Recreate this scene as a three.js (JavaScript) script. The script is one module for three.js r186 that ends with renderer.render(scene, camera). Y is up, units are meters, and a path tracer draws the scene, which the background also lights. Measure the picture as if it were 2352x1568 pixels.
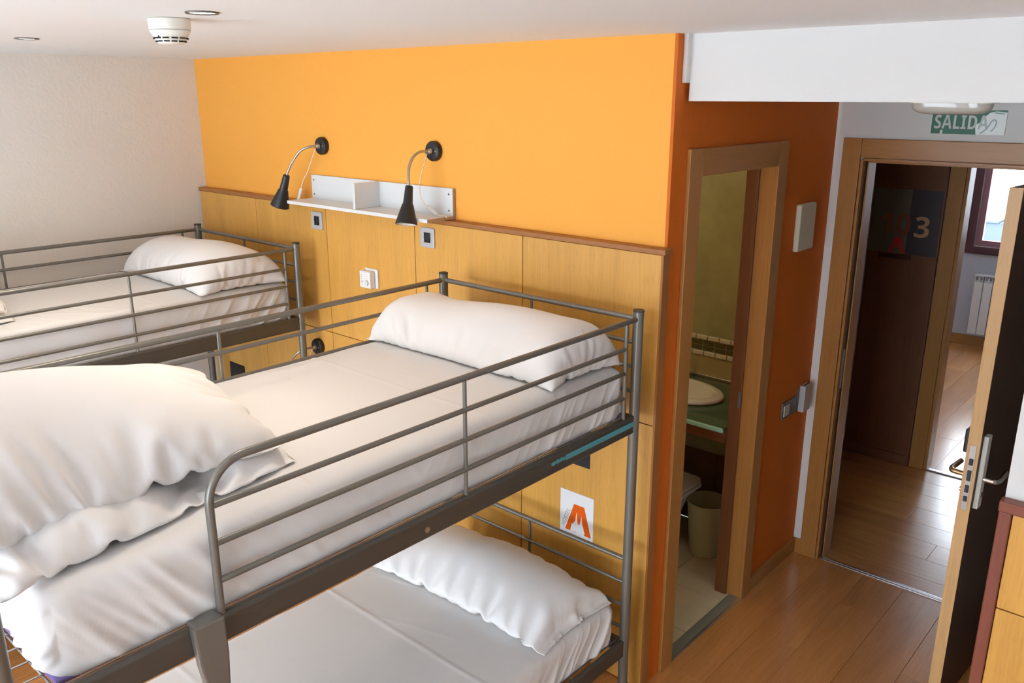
import * as THREE from 'three';
import { RoundedBoxGeometry } from 'three/addons/geometries/RoundedBoxGeometry.js';
import { mergeGeometries, mergeVertices, toCreasedNormals } from 'three/addons/utils/BufferGeometryUtils.js';
import { ImprovedNoise } from 'three/addons/math/ImprovedNoise.js';

// ---------------------------------------------------------------- camera, sky, exposure
const scene = new THREE.Scene();
const camera = new THREE.PerspectiveCamera(2 * Math.atan(784 / 1934.28) * 180 / Math.PI, 2352 / 1568, 0.05, 200);
camera.rotation.order = 'YXZ';
camera.position.set(4.6361, 2.2981, 2.5348);
camera.rotation.set(-0.2829, 0.7258, 0.0012);
const renderer = new THREE.WebGLRenderer({ antialias: true });
renderer.toneMapping = THREE.LinearToneMapping;
renderer.toneMappingExposure = 0.95;
renderer.shadowMap.enabled = true;
scene.background = new THREE.Color(0.83, 0.93, 1.04);            // bright overcast sky
scene.backgroundIntensity = 13.5;
const SPOT = 2.4;                                              // candela of one ceiling spotlight

// ---------------------------------------------------------------- helpers
const noise = new ImprovedNoise();
const n3 = (x, y, z) => noise.noise(x, y, z);
function fbm(x, y, z, o = 4) { let s = 0, a = 0.5, f = 1; for (let i = 0; i < o; i++) { s += a * n3(x * f + i * 7.3, y * f + i * 3.1, z * f); a *= 0.5; f *= 2.03; } return s; }
const ridge = (x, y, z) => 1 - Math.min(1, Math.abs(n3(x, y, z)) * 2.2);
const clamp = (x, a = 0, b = 1) => Math.min(b, Math.max(a, x));
const sstep = (a, b, x) => { const t = clamp((x - a) / (b - a)); return t * t * (3 - 2 * t); };
const lerp = (a, b, t) => a + (b - a) * t;
let seed = 12345;
const rnd = () => { seed |= 0; seed = (seed + 0x6D2B79F5) | 0; let t = Math.imul(seed ^ (seed >>> 15), 1 | seed); t = (t + Math.imul(t ^ (t >>> 7), 61 | t)) ^ t; return ((t ^ (t >>> 14)) >>> 0) / 4294967296; };
const V = (x, y, z) => new THREE.Vector3(x, y, z);
const taken = new Map();
function numbered(name) { const k = taken.get(name) || 0; taken.set(name, k + 1); return k ? `${name}_${String(k).padStart(3, '0')}` : name; }
function mesh(name, geos, mat, parent) {
  const g = Array.isArray(geos) ? join(geos) : geos;
  const o = new THREE.Mesh(g, mat); o.name = parent ? name : numbered(name);
  (parent || scene).add(o); return o;
}
function join(list) {
  return mergeGeometries(list.map((g) => { const q = g.index ? g.toNonIndexed() : g.clone(); for (const k of Object.keys(q.attributes)) if (!['position', 'normal', 'uv'].includes(k)) q.deleteAttribute(k); if (!q.attributes.uv) q.setAttribute('uv', new THREE.BufferAttribute(new Float32Array(q.attributes.position.count * 2), 2)); return q; }));
}
function group(name, at = [0, 0, 0], parent) { const o = new THREE.Group(); o.name = parent ? name : numbered(name); o.position.set(...at); (parent || scene).add(o); return o; }
function tag(o, label, category, grp) { o.userData.label = label; o.userData.category = category; if (grp) o.userData.group = grp; return o; }
const lab = (o, label) => { o.userData.label = label; return o; };
function struct(o, label) { o.userData.kind = 'structure'; if (label) o.userData.label = label; return o; }
function copy(src, at, label, grp) { const c = src.clone(); c.name = numbered(src.name.replace(/_\d{3}$/, '')); scene.add(c); if (at) c.position.set(...at); c.userData = { ...src.userData }; if (label) c.userData.label = label; if (grp) c.userData.group = grp; return c; }
function boxUV(g, grain = 'y', du = 0, dv = 0) {           // uv in metres, v along the grain
  const p = g.attributes.position, n = g.attributes.normal, uv = new Float32Array(p.count * 2);
  for (let i = 0; i < p.count; i++) {
    const ax = Math.abs(n.getX(i)), ay = Math.abs(n.getY(i)), az = Math.abs(n.getZ(i)), x = p.getX(i), y = p.getY(i), z = p.getZ(i);
    const f = ax >= ay && ax >= az ? 0 : ay >= az ? 1 : 2; let u, v;
    if (grain === 'y') [u, v] = f === 0 ? [z, y] : f === 1 ? [x, z] : [x, y];
    else if (grain === 'z') [u, v] = f === 0 ? [y, z] : f === 1 ? [x, z] : [x, y];
    else [u, v] = f === 0 ? [z, y] : f === 1 ? [z, x] : [y, x];
    uv[2 * i] = u + du; uv[2 * i + 1] = v + dv;
  }
  g.setAttribute('uv', new THREE.BufferAttribute(uv, 2)); return g;
}
// box between two corners, edges rounded by r
function bx(x0, y0, z0, x1, y1, z1, { r = 0.002, grain = 'y', du = 0, dv = 0, at = true } = {}) {
  const w = Math.abs(x1 - x0), h = Math.abs(y1 - y0), d = Math.abs(z1 - z0);
  const g = r > 0 ? new RoundedBoxGeometry(w, h, d, 1, Math.min(r, w / 2.2, h / 2.2, d / 2.2)) : new THREE.BoxGeometry(w, h, d);
  if (at) g.translate((x0 + x1) / 2, (y0 + y1) / 2, (z0 + z1) / 2);
  return boxUV(g, grain, du, dv);
}
function rod(a, b, r, seg = 14, r2 = r) {
  const A = V(...a), B = V(...b), L = A.distanceTo(B), g = new THREE.CylinderGeometry(r2, r, L, seg);
  g.applyQuaternion(new THREE.Quaternion().setFromUnitVectors(V(0, 1, 0), B.clone().sub(A).normalize())); const m = A.add(B).multiplyScalar(0.5); g.translate(m.x, m.y, m.z); return g;
}
function tube(pts, r, n = 40, seg = 10, closed = false) { return new THREE.TubeGeometry(new THREE.CatmullRomCurve3(pts.map((p) => V(...p)), closed, 'centripetal'), n, r, seg, closed); }
function lathe(pts, seg = 32) { return new THREE.LatheGeometry(pts.map(([x, y]) => new THREE.Vector2(x, y)), seg); }
function rrect(w, h, r) { const s = new THREE.Shape(), x = -w / 2, y = -h / 2; s.moveTo(x + r, y); s.lineTo(x + w - r, y); s.quadraticCurveTo(x + w, y, x + w, y + r); s.lineTo(x + w, y + h - r); s.quadraticCurveTo(x + w, y + h, x + w - r, y + h); s.lineTo(x + r, y + h); s.quadraticCurveTo(x, y + h, x, y + h - r); s.lineTo(x, y + r); s.quadraticCurveTo(x, y, x + r, y); return s; }

// ---------------------------------------------------------------- textures and materials
const toS = (v) => { v = clamp(v); return Math.round(255 * (v <= 0.0031308 ? v * 12.92 : 1.055 * Math.pow(v, 1 / 2.4) - 0.055)); };
function tex(w, h, fn, srgb = true) {
  const d = new Uint8Array(w * h * 4);
  for (let y = 0; y < h; y++) for (let x = 0; x < w; x++) { const c = fn(x / w, y / h), i = (y * w + x) * 4; for (let k = 0; k < 3; k++) d[i + k] = srgb ? toS(c[k]) : Math.round(255 * clamp(Array.isArray(c) ? c[k] : c)); d[i + 3] = 255; }
  const t = new THREE.DataTexture(d, w, h); t.wrapS = t.wrapT = THREE.MirroredRepeatWrapping; t.magFilter = THREE.LinearFilter; t.minFilter = THREE.LinearFilter; if (srgb) t.colorSpace = THREE.SRGBColorSpace; t.needsUpdate = true; return t;
}
// wood: u across the grain (su metres), v along it (sv metres)
function woodTex(base, { su = 0.8, sv = 2.4, w = 384, h = 512, vary = 0.16, streak = 0.12, seedz = 0, red = 0.0 } = {}) {
  const t = tex(w, h, (u, v) => {
    const X = u * su, Y = v * sv, warp = fbm(X * 3, Y * 0.9, seedz, 3) * 0.12;
    const broad = fbm((X + warp) * 9, Y * 0.7, seedz + 4, 3), fine = fbm((X + warp * 0.3) * 110, Y * 3.2, seedz + 9, 3), pore = Math.max(0, fbm(X * 260, Y * 16, seedz + 2, 2) - 0.12);
    const k = 1 + vary * broad * 2 + streak * fine * 1.6 - pore * 0.5;
    return [base[0] * k, base[1] * Math.pow(k, 1.12 + red), base[2] * Math.pow(k, 1.25 + red)];
  });
  t.repeat.set(1 / su, 1 / sv); return t;
}
const std = (o) => new THREE.MeshStandardMaterial(o);
const phy = (o) => new THREE.MeshPhysicalMaterial(o);
const C = (r, g, b) => new THREE.Color().setRGB(r, g, b);
const bumpPlaster = tex(256, 256, (u, v) => { const b = 0.5 + fbm(u * 40, v * 40, 1.7, 3) * 0.5; return [b, b, b]; }, false); bumpPlaster.repeat.set(1.6, 1.6);
const M = {
  hallOrangeShaded: std({ color: C(0.66, 0.150, 0.007), roughness: 0.75, bumpMap: bumpPlaster, bumpScale: 0.0012 }),  // the same orange deepened: hall shade is put into the colour
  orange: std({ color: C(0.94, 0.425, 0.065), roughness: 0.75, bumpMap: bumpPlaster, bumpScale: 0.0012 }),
  white: std({ color: C(0.745, 0.75, 0.735), roughness: 0.85, bumpMap: bumpPlaster, bumpScale: 0.0012 }),
  leftWall: std({ color: C(0.78, 0.73, 0.665), roughness: 0.85, bumpMap: bumpPlaster, bumpScale: 0.002 }),
  ceiling: std({ color: C(0.885, 0.91, 0.925), roughness: 0.9 }),
  coolWall: std({ color: C(0.60, 0.61, 0.66), roughness: 0.85 }),
  panels: [0, 1, 2].map((i) => std({ map: woodTex([0.70, 0.366, 0.075].map((c) => c * (1 + (i - 1) * 0.04)), { vary: 0.11, streak: 0.09, seedz: i * 11 }), roughness: 0.42 })),
  casing: std({ map: woodTex([0.42, 0.19, 0.048], { vary: 0.10, streak: 0.10, seedz: 40 }), roughness: 0.33 }),
  casingEdge: std({ map: woodTex([0.66, 0.40, 0.17], { vary: 0.10, streak: 0.10, seedz: 47 }), roughness: 0.4 }),
  sapele: std({ map: woodTex([0.17, 0.062, 0.022], { vary: 0.16, streak: 0.14, seedz: 51 }), roughness: 0.4 }),
  shadedDoor: std({ map: woodTex([0.06, 0.021, 0.009], { vary: 0.16, streak: 0.14, seedz: 54 }), roughness: 0.45 }),  // door wood darkened so the colour carries the shade on the leaf
  mahogany: std({ map: woodTex([0.21, 0.055, 0.030], { vary: 0.14, streak: 0.14, seedz: 57 }), roughness: 0.42 }),
  capWood: std({ map: woodTex([0.36, 0.14, 0.035], { vary: 0.1, streak: 0.1, seedz: 63 }), roughness: 0.45 }),
  planks: [0, 1, 2, 3].map((i) => phy({ map: woodTex([0.57, 0.25, 0.08].map((c, k) => c * [0.94, 1.0, 1.06, 0.9][i] * (k === 2 && i === 2 ? 0.92 : 1)), { su: 0.6, vary: 0.2, streak: 0.11, seedz: 70 + i * 5, w: 256 }), roughness: 0.22, clearcoat: 1.0, clearcoatRoughness: 0.21 })),
  dark: std({ color: C(0.035, 0.016, 0.008), roughness: 0.8 }),
  steel: std({ color: C(0.205, 0.20, 0.18), metalness: 0.55, roughness: 0.36 }),
  beamSteel: std({ color: C(0.095, 0.088, 0.076), metalness: 0.45, roughness: 0.42 }),
  blackCap: std({ color: C(0.03, 0.03, 0.032), roughness: 0.5 }),
  wire: std({ color: C(0.5, 0.5, 0.5), metalness: 0.8, roughness: 0.35 }),
  sheet: phy({ color: C(0.73, 0.715, 0.70), roughness: 0.9, sheen: 0.15, sheenRoughness: 0.6 }),
  pillow: phy({ color: C(0.80, 0.79, 0.78), roughness: 0.88, sheen: 0.15, sheenRoughness: 0.6 }),
  mattressEdge: std({ color: C(0.17, 0.13, 0.33), roughness: 0.9 }),
  tape: std({ color: C(0.09, 0.33, 0.38), roughness: 0.6 }),
  blackPlastic: std({ color: C(0.012, 0.012, 0.013), roughness: 0.38 }),
  shadeInner: std({ color: C(0.82, 0.82, 0.82), roughness: 0.4 }),
  nickel: std({ color: C(0.46, 0.44, 0.41), metalness: 0.9, roughness: 0.3 }),
  chrome: std({ color: C(0.75, 0.75, 0.75), metalness: 1, roughness: 0.14 }),
  ringMetal: std({ color: C(0.20, 0.19, 0.18), metalness: 0.6, roughness: 0.4 }),
  brass: std({ color: C(0.55, 0.36, 0.19), metalness: 0.9, roughness: 0.25 }),
  whitePlastic: std({ color: C(0.84, 0.84, 0.83), roughness: 0.38 }),
  offWhite: std({ color: C(0.80, 0.78, 0.70), roughness: 0.4 }),
  binPlastic: std({ color: C(0.50, 0.46, 0.25), roughness: 0.45 }),
  creamPlastic: std({ color: C(0.62, 0.585, 0.44), roughness: 0.45 }),
  cordPlastic: std({ color: C(0.86, 0.74, 0.60), roughness: 0.5 }),
  shelfWhite: std({ color: C(0.74, 0.76, 0.76), roughness: 0.4 }),
  shelfEdge: std({ color: C(0.45, 0.33, 0.22), roughness: 0.6 }),
  silverPlastic: std({ color: C(0.55, 0.56, 0.58), roughness: 0.35, metalness: 0.3 }),
  greyPlastic: std({ color: C(0.12, 0.12, 0.12), roughness: 0.4 }),
  slot: std({ color: C(0.02, 0.016, 0.012), roughness: 0.8 }),
  detector: std({ color: C(0.84, 0.82, 0.74), roughness: 0.45 }),
  porcelain: phy({ color: C(0.84, 0.83, 0.77), roughness: 0.12, clearcoat: 0.6, clearcoatRoughness: 0.08 }),
  glassTop: phy({ color: C(0.10, 0.19, 0.12), roughness: 0.06, transmission: 0.25, thickness: 0.012, ior: 1.5 }),
  glassEdge: phy({ color: C(0.36, 0.74, 0.58), roughness: 0.3 }),
  bathWall: std({ map: (() => { const t = tex(256, 256, (u, v) => { const k = 1 + 0.30 * fbm(u * 5, v * 5, 3.3, 4) + 0.14 * fbm(u * 28, v * 28, 8.1, 2); return [0.38 * k, 0.385 * k, 0.20 * k]; }); t.repeat.set(0.7, 0.7); return t; })(), roughness: 0.35 }),
  bathTan: std({ map: (() => { const t = tex(256, 256, (u, v) => { const k = 1 + 0.32 * fbm(u * 5, v * 5, 13.3, 4); return [0.50 * k, 0.43 * k, 0.20 * k]; }); t.repeat.set(0.8, 0.8); return t; })(), roughness: 0.3 }),
  bathDark: std({ map: (() => { const t = tex(256, 256, (u, v) => { const k = 1 + 0.5 * fbm(u * 6, v * 6, 23.3, 4); return [0.16 * k, 0.09 * k, 0.035 * k]; }); t.repeat.set(1.2, 1.2); return t; })(), roughness: 0.3 }),
  mosaic: std({ color: C(0.10, 0.095, 0.03), roughness: 0.25 }),
  grout: std({ color: C(0.55, 0.55, 0.40), roughness: 0.7 }),
  pencil: std({ color: C(0.66, 0.66, 0.50), roughness: 0.35 }),
  floorTile: [0, 1].map((i) => std({ map: (() => { const t = tex(192, 192, (u, v) => { const k = 1 + 0.14 * fbm(u * 6, v * 6, 33 + i * 9, 4); return [0.66 * k, 0.60 * k, 0.42 * k]; }); t.repeat.set(1.5, 1.5); return t; })(), roughness: 0.3 })),
  greyStone: std({ color: C(0.22, 0.23, 0.19), roughness: 0.35 }),
  aluStrip: std({ color: C(0.62, 0.62, 0.64), metalness: 0.9, roughness: 0.25 }),
  winFrame: std({ map: woodTex([0.085, 0.025, 0.028], { seedz: 81 }), roughness: 0.4 }),
  winSash: std({ map: woodTex([0.36, 0.17, 0.20], { seedz: 87 }), roughness: 0.45 }),
  pane: phy({ color: C(1, 1, 1), transmission: 1, thickness: 0, roughness: 0, ior: 1.5 }),
  outGround: std({ color: C(0.78, 0.79, 0.80), roughness: 0.95 }),
  outWhite: std({ color: C(0.80, 0.82, 0.84), roughness: 0.9 }),
  outRoof: std({ color: C(0.062, 0.08, 0.10), roughness: 0.8 }),
  slab: std({ color: C(0.4, 0.4, 0.4), roughness: 0.95 }),
};

// ---------------------------------------------------------------- the room shell
const H = 2.497, HB = 2.284, XC = 3.11, ZB = -0.06, ZD = -1.42, XE = 4.235, XR = 6.2, ZF = 4.4, Z2 = -2.95, ZW = -6.25;
const shell = (name, geos, mat) => struct(mesh(name, geos, mat));

// floors: every laminate board a child of its floor
function plankFloor(name, x0, x1, z0, z1, along, wid, len, off) {
  const f = struct(group(name));
  mesh('subfloor', bx(x0, -0.12, z0, x1, -0.012, z1, { r: 0 }), M.slab, f);
  const shapes = new Map();
  const aMin = along === 'z' ? z0 : x0, aMax = along === 'z' ? z1 : x1, cMin = along === 'z' ? x0 : z0, cMax = along === 'z' ? x1 : z1;
  let row = 0;
  for (let c = cMin; c < cMax - 1e-4; c += wid, row++) {
    const c1 = Math.min(c + wid, cMax);
    for (let a = aMin - ((row * off) % len); a < aMax - 1e-4; a += len) {
      const s0 = Math.max(a, aMin), s1 = Math.min(a + len, aMax); if (s1 - s0 < 0.01) continue;
      const g = 0.0008, w = c1 - c - g, L = s1 - s0 - g, v = Math.floor(rnd() * 4), key = `${w.toFixed(3)}_${L.toFixed(3)}_${v}`;
      if (!shapes.has(key)) shapes.set(key, along === 'z' ? bx(-w / 2, -0.012, -L / 2, w / 2, 0, L / 2, { r: 0.0012, grain: 'z', du: v * 0.23 + 0.1, dv: v * 0.61 }) : bx(-L / 2, -0.012, -w / 2, L / 2, 0, w / 2, { r: 0.0012, grain: 'x', du: v * 0.23 + 0.1, dv: v * 0.61 }));
      const o = mesh('plank', shapes.get(key), M.planks[Math.floor(rnd() * 4)], f);
      const ca = (s0 + s1) / 2, cc = (c + c1) / 2; o.position.set(along === 'z' ? cc : ca, 0, along === 'z' ? ca : cc);
    }
  }
  return f;
}
plankFloor('floor', 0, XR, 0, ZF, 'z', 0.195, 1.28, 0.47);
plankFloor('floor', XC - 0.02, XR, ZD - 0.02, 0, 'z', 0.195, 1.28, 0.47);
plankFloor('floor', 1.2, 5.6, Z2, ZD - 0.02, 'x', 0.195, 1.28, 0.53);
plankFloor('floor', 2.0, 5.6, ZW, Z2 - 0.0, 'z', 0.195, 1.28, 0.41);
{ // bathroom floor: tiles
  const f = struct(group('floor'));
  mesh('subfloor', bx(1.6, -0.12, -1.37, 3.07, -0.009, -0.1, { r: 0 }), M.grout, f);
  const s = 0.3167, t = bx(-s / 2 + 0.0015, -0.009, -s / 2 + 0.0015, s / 2 - 0.0015, 0, s / 2 - 0.0015, { r: 0.0015 });
  for (let i = 0; i < 4; i++) for (let k = 0; k < 4; k++) {
    const x = 3.07 - s * (i + 0.5), z = -0.1 - s * (k + 0.5);
    mesh('tile', t, M.floorTile[(i + k * 2) % 2], f).position.set(x, 0, z);
  }
}
// ceilings
shell('ceiling', bx(-0.1, H, -0.1, XR + 0.1, H + 0.15, ZF + 0.1, { r: 0 }), M.ceiling);
shell('trim_1', bx(XC + 0.016, HB, -1.42, XR, H, ZB, { r: 0 }), M.white);     // dropped white beam over the entrance
{ const s = bx(XC + 0.001, 2.343, -0.9, XC + 0.016, H, ZB + 0.024, { r: 0 }); shell('trim_2', s, M.white); }
shell('ceiling', bx(1.2, HB, ZW, 5.6, HB + 0.15, ZD - 0.0, { r: 0 }), M.ceiling);
shell('ceiling', bx(1.6, HB, -1.42, 3.0, HB + 0.1, -0.1, { r: 0 }), M.white);

// back wall: orange plaster, wooden wainscot panels below
const wallBack = struct(group('wall_back'));
mesh('plaster', bx(-0.1, 0, -0.1, XC - 0.012, H, 0, { r: 0 }), M.orange, wallBack);
mesh('corner', bx(XC - 0.012, 0, -0.1, XC, H, -0.0005, { r: 0 }), M.hallOrangeShaded, wallBack);  // wall end in the deepened orange, shade painted in
mesh('backing', bx(0.002, 0, 0.0, 3.112, 1.775, 0.028, { r: 0 }), M.dark, wallBack);
{
  const xs = [0.004, 0.5812, 1.2025, 1.8487, 2.482, 3.118], ys = [0.005, 1.1406, 1.774];
  for (let i = 0; i < 5; i++) for (let j = 0; j < 2; j++)
    mesh('panel', bx(xs[i] + 0.0017, ys[j] + 0.0017, 0.026, xs[i + 1] - 0.0017, ys[j + 1] - 0.0017, 0.045, { r: 0.0015, du: i * 0.37 + j * 0.11, dv: i * 0.5 + j * 0.9 }), M.panels[(i * 2 + j) % 3], wallBack);
  mesh('cap_rail', bx(0.002, 1.774, 0, 3.134, 1.793, 0.052, { r: 0.003, grain: 'x' }), M.capWood, wallBack);
  mesh('end_board', bx(3.1095, 0, 0.0, 3.1245, 1.774, 0.044, { r: 0.001 }), M.capWood, wallBack);
}
// left wall
shell('wall_left', bx(-0.1, 0, -0.1, 0, H, ZF + 0.1, { r: 0 }), M.leftWall);
struct(mesh('baseboard_left', bx(0, 0, 0.05, 0.014, 0.08, ZF, { grain: 'z' }), M.casing));
// right wall and window wall of the bedroom (behind the camera)
shell('wall_right', bx(XR, 0, -0.2, XR + 0.1, H, ZF + 0.1, { r: 0 }), M.white);
const wins = [[0.3, 2.7], [3.2, 4.9]], WY0 = 0.4, WY1 = 2.35;
{
  const parts = [bx(-0.1, 0, ZF, XR + 0.1, WY0, ZF + 0.25, { r: 0 }), bx(-0.1, WY1, ZF, XR + 0.1, H, ZF + 0.25, { r: 0 })];
  let x = -0.1; for (const [a, b] of wins) { parts.push(bx(x, WY0, ZF, a, WY1, ZF + 0.25, { r: 0 })); x = b; } parts.push(bx(x, WY0, ZF, XR + 0.1, WY1, ZF + 0.25, { r: 0 }));
  shell('wall_front', parts, M.white);
}
function windowUnit(name, x0, x1, y0, y1, z, sashMat, split, dz = 1) {   // dz: direction to the outside
  const w = struct(group(name)), t = 0.07;
  mesh('frame', [bx(x0, y0, z - 0.035, x0 + t, y1, z + 0.035), bx(x1 - t, y0, z - 0.035, x1, y1, z + 0.035), bx(x0 + t, y0, z - 0.035, x1 - t, y0 + t, z + 0.035, { grain: 'x' }), bx(x0 + t, y1 - t, z - 0.035, x1 - t, y1, z + 0.035, { grain: 'x' })], M.winFrame, w);
  const n = split, W = (x1 - x0 - 2 * t) / n, s = 0.055;
  for (let i = 0; i < n; i++) {
    const a = x0 + t + i * W + 0.003, b = a + W - 0.006, c = y0 + t + 0.003, d = y1 - t - 0.003, zz = z + dz * 0.02;
    const sash = mesh('sash', [bx(a, c, zz - 0.025, a + s, d, zz + 0.025), bx(b - s, c, zz - 0.025, b, d, zz + 0.025), bx(a + s, c, zz - 0.025, b - s, c + s, zz + 0.025, { grain: 'x' }), bx(a + s, d - s, zz - 0.025, b - s, d, zz + 0.025, { grain: 'x' })], sashMat, w);
    const p = new THREE.PlaneGeometry(b - a - 2 * s, d - c - 2 * s); p.translate((a + b) / 2, (c + d) / 2, zz); mesh('pane', p, M.pane, sash);
  }
  return w;
}
wins.forEach(([a, b], i) => windowUnit(`window_${i + 1}`, a, b, WY0, WY1, ZF + 0.14, M.winFrame, 2));

// wall of the bathroom door (runs away from the orange wall), with door opening
const DZ0 = -0.19, DZ1 = -0.815, DY = 2.025, XB = 3.0;
shell('wall_hall', [bx(XB, 0, DZ0 + 0.02, XC, HB + 0.25, -0.1, { r: 0 }), bx(XB, 0, ZD, XC, HB + 0.25, DZ1 - 0.02, { r: 0 }), bx(XB, DY + 0.02, DZ1 - 0.02, XC, HB + 0.25, DZ0 + 0.02, { r: 0 })], M.hallOrangeShaded);
{
  const d = struct(group('door_1'));                                   // bathroom doorway, leaf swung out of sight
  const X = XC + 0.016;
  mesh('casing', bx(XC, 0, -0.185, X, 2.125, -0.098, { r: 0.003 }), M.casing, d);
  mesh('casing', bx(XC, 0, -0.896, X, 2.125, -0.812, { r: 0.003 }), M.casing, d);
  mesh('casing', bx(XC, 2.026, -0.811, X, 2.124, -0.186, { r: 0.003, grain: 'z' }), M.casing, d);
  mesh('jamb', bx(XB - 0.01, 0, DZ0 + 0.02, XC + 0.002, DY, DZ0, { r: 0.001 }), M.casing, d);
  const jr = mesh('jamb', bx(XB - 0.01, 0, DZ1 - 0.02, XC + 0.002, DY, DZ1, { r: 0.001 }), M.casing, d);
  mesh('jamb', bx(XB - 0.01, DY, DZ1 - 0.02, XC + 0.002, DY + 0.02, DZ0 + 0.02, { r: 0.001, grain: 'z' }), M.casing, d);
  mesh('door_stop', bx(XB - 0.01, 0, DZ1 - 0.001, 3.047, DY, DZ1 + 0.013, { r: 0.002 }), M.sapele, d);
  mesh('strike_plate', bx(3.030, 0.955, DZ1 + 0.011, 3.046, 1.03, DZ1 + 0.0145), M.greyPlastic, jr);
  mesh('threshold', bx(3.062, -0.01, DZ1, XC + 0.004, 0.006, DZ0, { r: 0.002, grain: 'z' }), M.greyStone, d);
  mesh('threshold_strip', bx(3.107, -0.008, DZ1, 3.122, 0.008, DZ0, { r: 0.003, grain: 'z' }), M.aluStrip, d);
}
struct(mesh('baseboard_hall', bx(XC, 0, -1.418, XC + 0.014, 0.08, -0.898, { r: 0.003, grain: 'z' }), M.casing));

// far wall of the hall with the entrance doorway
const EX0 = 3.262, EX1 = 4.085, EY = 2.012;
shell('wall_entrance', [bx(1.2, 0, ZD - 0.12, EX0 - 0.02, HB, ZD, { r: 0 }), bx(EX1 + 0.02, 0, ZD - 0.12, XR, HB, ZD, { r: 0 }), bx(EX0 - 0.02, EY + 0.02, ZD - 0.12, EX1 + 0.02, HB, ZD, { r: 0 })], M.white);
struct(mesh('baseboard_entrance', bx(XC + 0.014, 0, ZD, 3.154, 0.08, ZD + 0.012, { r: 0.003, grain: 'x' }), M.casing));
{
  const d = struct(group('door_2'));                                   // entrance door: frame, open leaf, lock
  const z = ZD + 0.016;
  mesh('casing', bx(3.153, 0, ZD, 3.236, 2.12, z, { r: 0.003 }), M.casing, d);
  mesh('casing', bx(EX1 + 0.025, 0, ZD, EX1 + 0.11, 2.12, z, { r: 0.003 }), M.casing, d);
  mesh('casing', bx(3.2365, 2.036, ZD, EX1 + 0.0245, 2.12, z, { r: 0.003, grain: 'x' }), M.casing, d);
  mesh('casing', [bx(3.238, 0, ZD - 0.03, 3.250, 2.026, z - 0.006, { r: 0.002 }), bx(3.250, 2.022, ZD - 0.03, EX1 + 0.02, 2.034, z - 0.006, { r: 0.002, grain: 'x' })], M.casing, d);
  mesh('jamb', bx(EX0 - 0.02, 0, ZD - 0.13, EX0, EY + 0.01, ZD - 0.036, { r: 0.002 }), M.casing, d);
  mesh('jamb', bx(EX1, 0, ZD - 0.13, EX1 + 0.02, EY + 0.01, ZD - 0.002, { r: 0.002 }), M.casing, d);
  mesh('jamb', bx(EX0, EY, ZD - 0.13, EX1, EY + 0.015, ZD - 0.036, { r: 0.002, grain: 'x' }), M.casing, d);
  mesh('seal_gap', bx(3.249, 0, ZD - 0.04, 3.256, 2.02, ZD - 0.022, { r: 0 }), M.dark, d);
  mesh('strike_plate', bx(3.2495, 0.93, ZD - 0.034, 3.2565, 1.13, ZD - 0.018, { r: 0.001 }), M.greyPlastic, d);
  mesh('threshold_strip', [bx(EX0, -0.008, ZD - 0.038, EX1, 0.006, ZD - 0.004, { r: 0.004, grain: 'x' }), bx(EX0, 0, ZD - 0.026, EX1, 0.009, ZD - 0.016, { r: 0.003, grain: 'x' })], M.aluStrip, d);
  // leaf: local x runs from the hinge to the free edge, local z is the room-side (right) face
  const leaf = group('leaf', [4.083, 0, -1.395], d); const dx = 4.030 - 4.083, dz = -0.60 + 1.395; leaf.rotation.y = -Math.atan2(dz, dx);
  const L = Math.hypot(dx, dz), T = 0.021;
  lab(mesh('board', bx(0, 0.008, -T + 0.003, L - 0.004, 2.018, T - 0.003, { r: 0.001 }), M.shadedDoor, leaf), 'brown door board with shade put into its colour');
  mesh('edge_lipping', bx(L - 0.004, 0.008, -T, L, 2.018, T, { r: 0.001 }), M.casingEdge, leaf);
  const lock = mesh('lock_plate', bx(L - 0.001, 0.87, -0.011, L + 0.0015, 1.12, 0.011, { r: 0.004 }), M.nickel, leaf);
  for (const [y0, y1] of [[1.045, 1.07], [0.985, 1.025], [0.94, 0.968], [0.905, 0.925]]) mesh('latch', bx(L, y0, -0.007, L + 0.006, y1, 0.006, { r: 0.002 }), M.blackCap, leaf);
  // sides: s=+1 / -1
  for (const s of [1, -1]) {
    mesh('escutcheon', bx(L - 0.075, 0.87, s * (T - 0.003), L - 0.035, s < 0 ? 1.15 : 1.06, s * (T + (s < 0 ? 0.014 : 0.008)), { r: 0.003 }), s < 0 ? M.offWhite : M.greyPlastic, leaf);
    mesh('handle', tube([[L - 0.052, 0.985, s * T], [L - 0.052, 0.985, s * (T + 0.03)], [L - 0.055, 0.985, s * (T + 0.05)], [L - 0.075, 0.985, s * (T + 0.058)], [L - 0.12, 0.985, s * (T + 0.058)], [L - 0.165, 0.986, s * (T + 0.056)]], 0.0095, 40, 12), s < 0 ? M.chrome : M.brass, leaf);
    mesh('cylinder', rod([L - 0.052, 0.925, s * T], [L - 0.052, 0.925, s * (T + 0.016)], 0.009), M.chrome, leaf);
  }
  mesh('card_reader', bx(L - 0.08, 1.075, T - 0.003, L - 0.025, 1.165, T + 0.02, { r: 0.006 }), M.blackPlastic, leaf);
  for (const y of [0.2, 1.0, 1.8]) mesh('hinge', rod([0, y - 0.04, T + 0.004], [0, y + 0.04, T + 0.004], 0.007), M.nickel, leaf);
}
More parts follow.
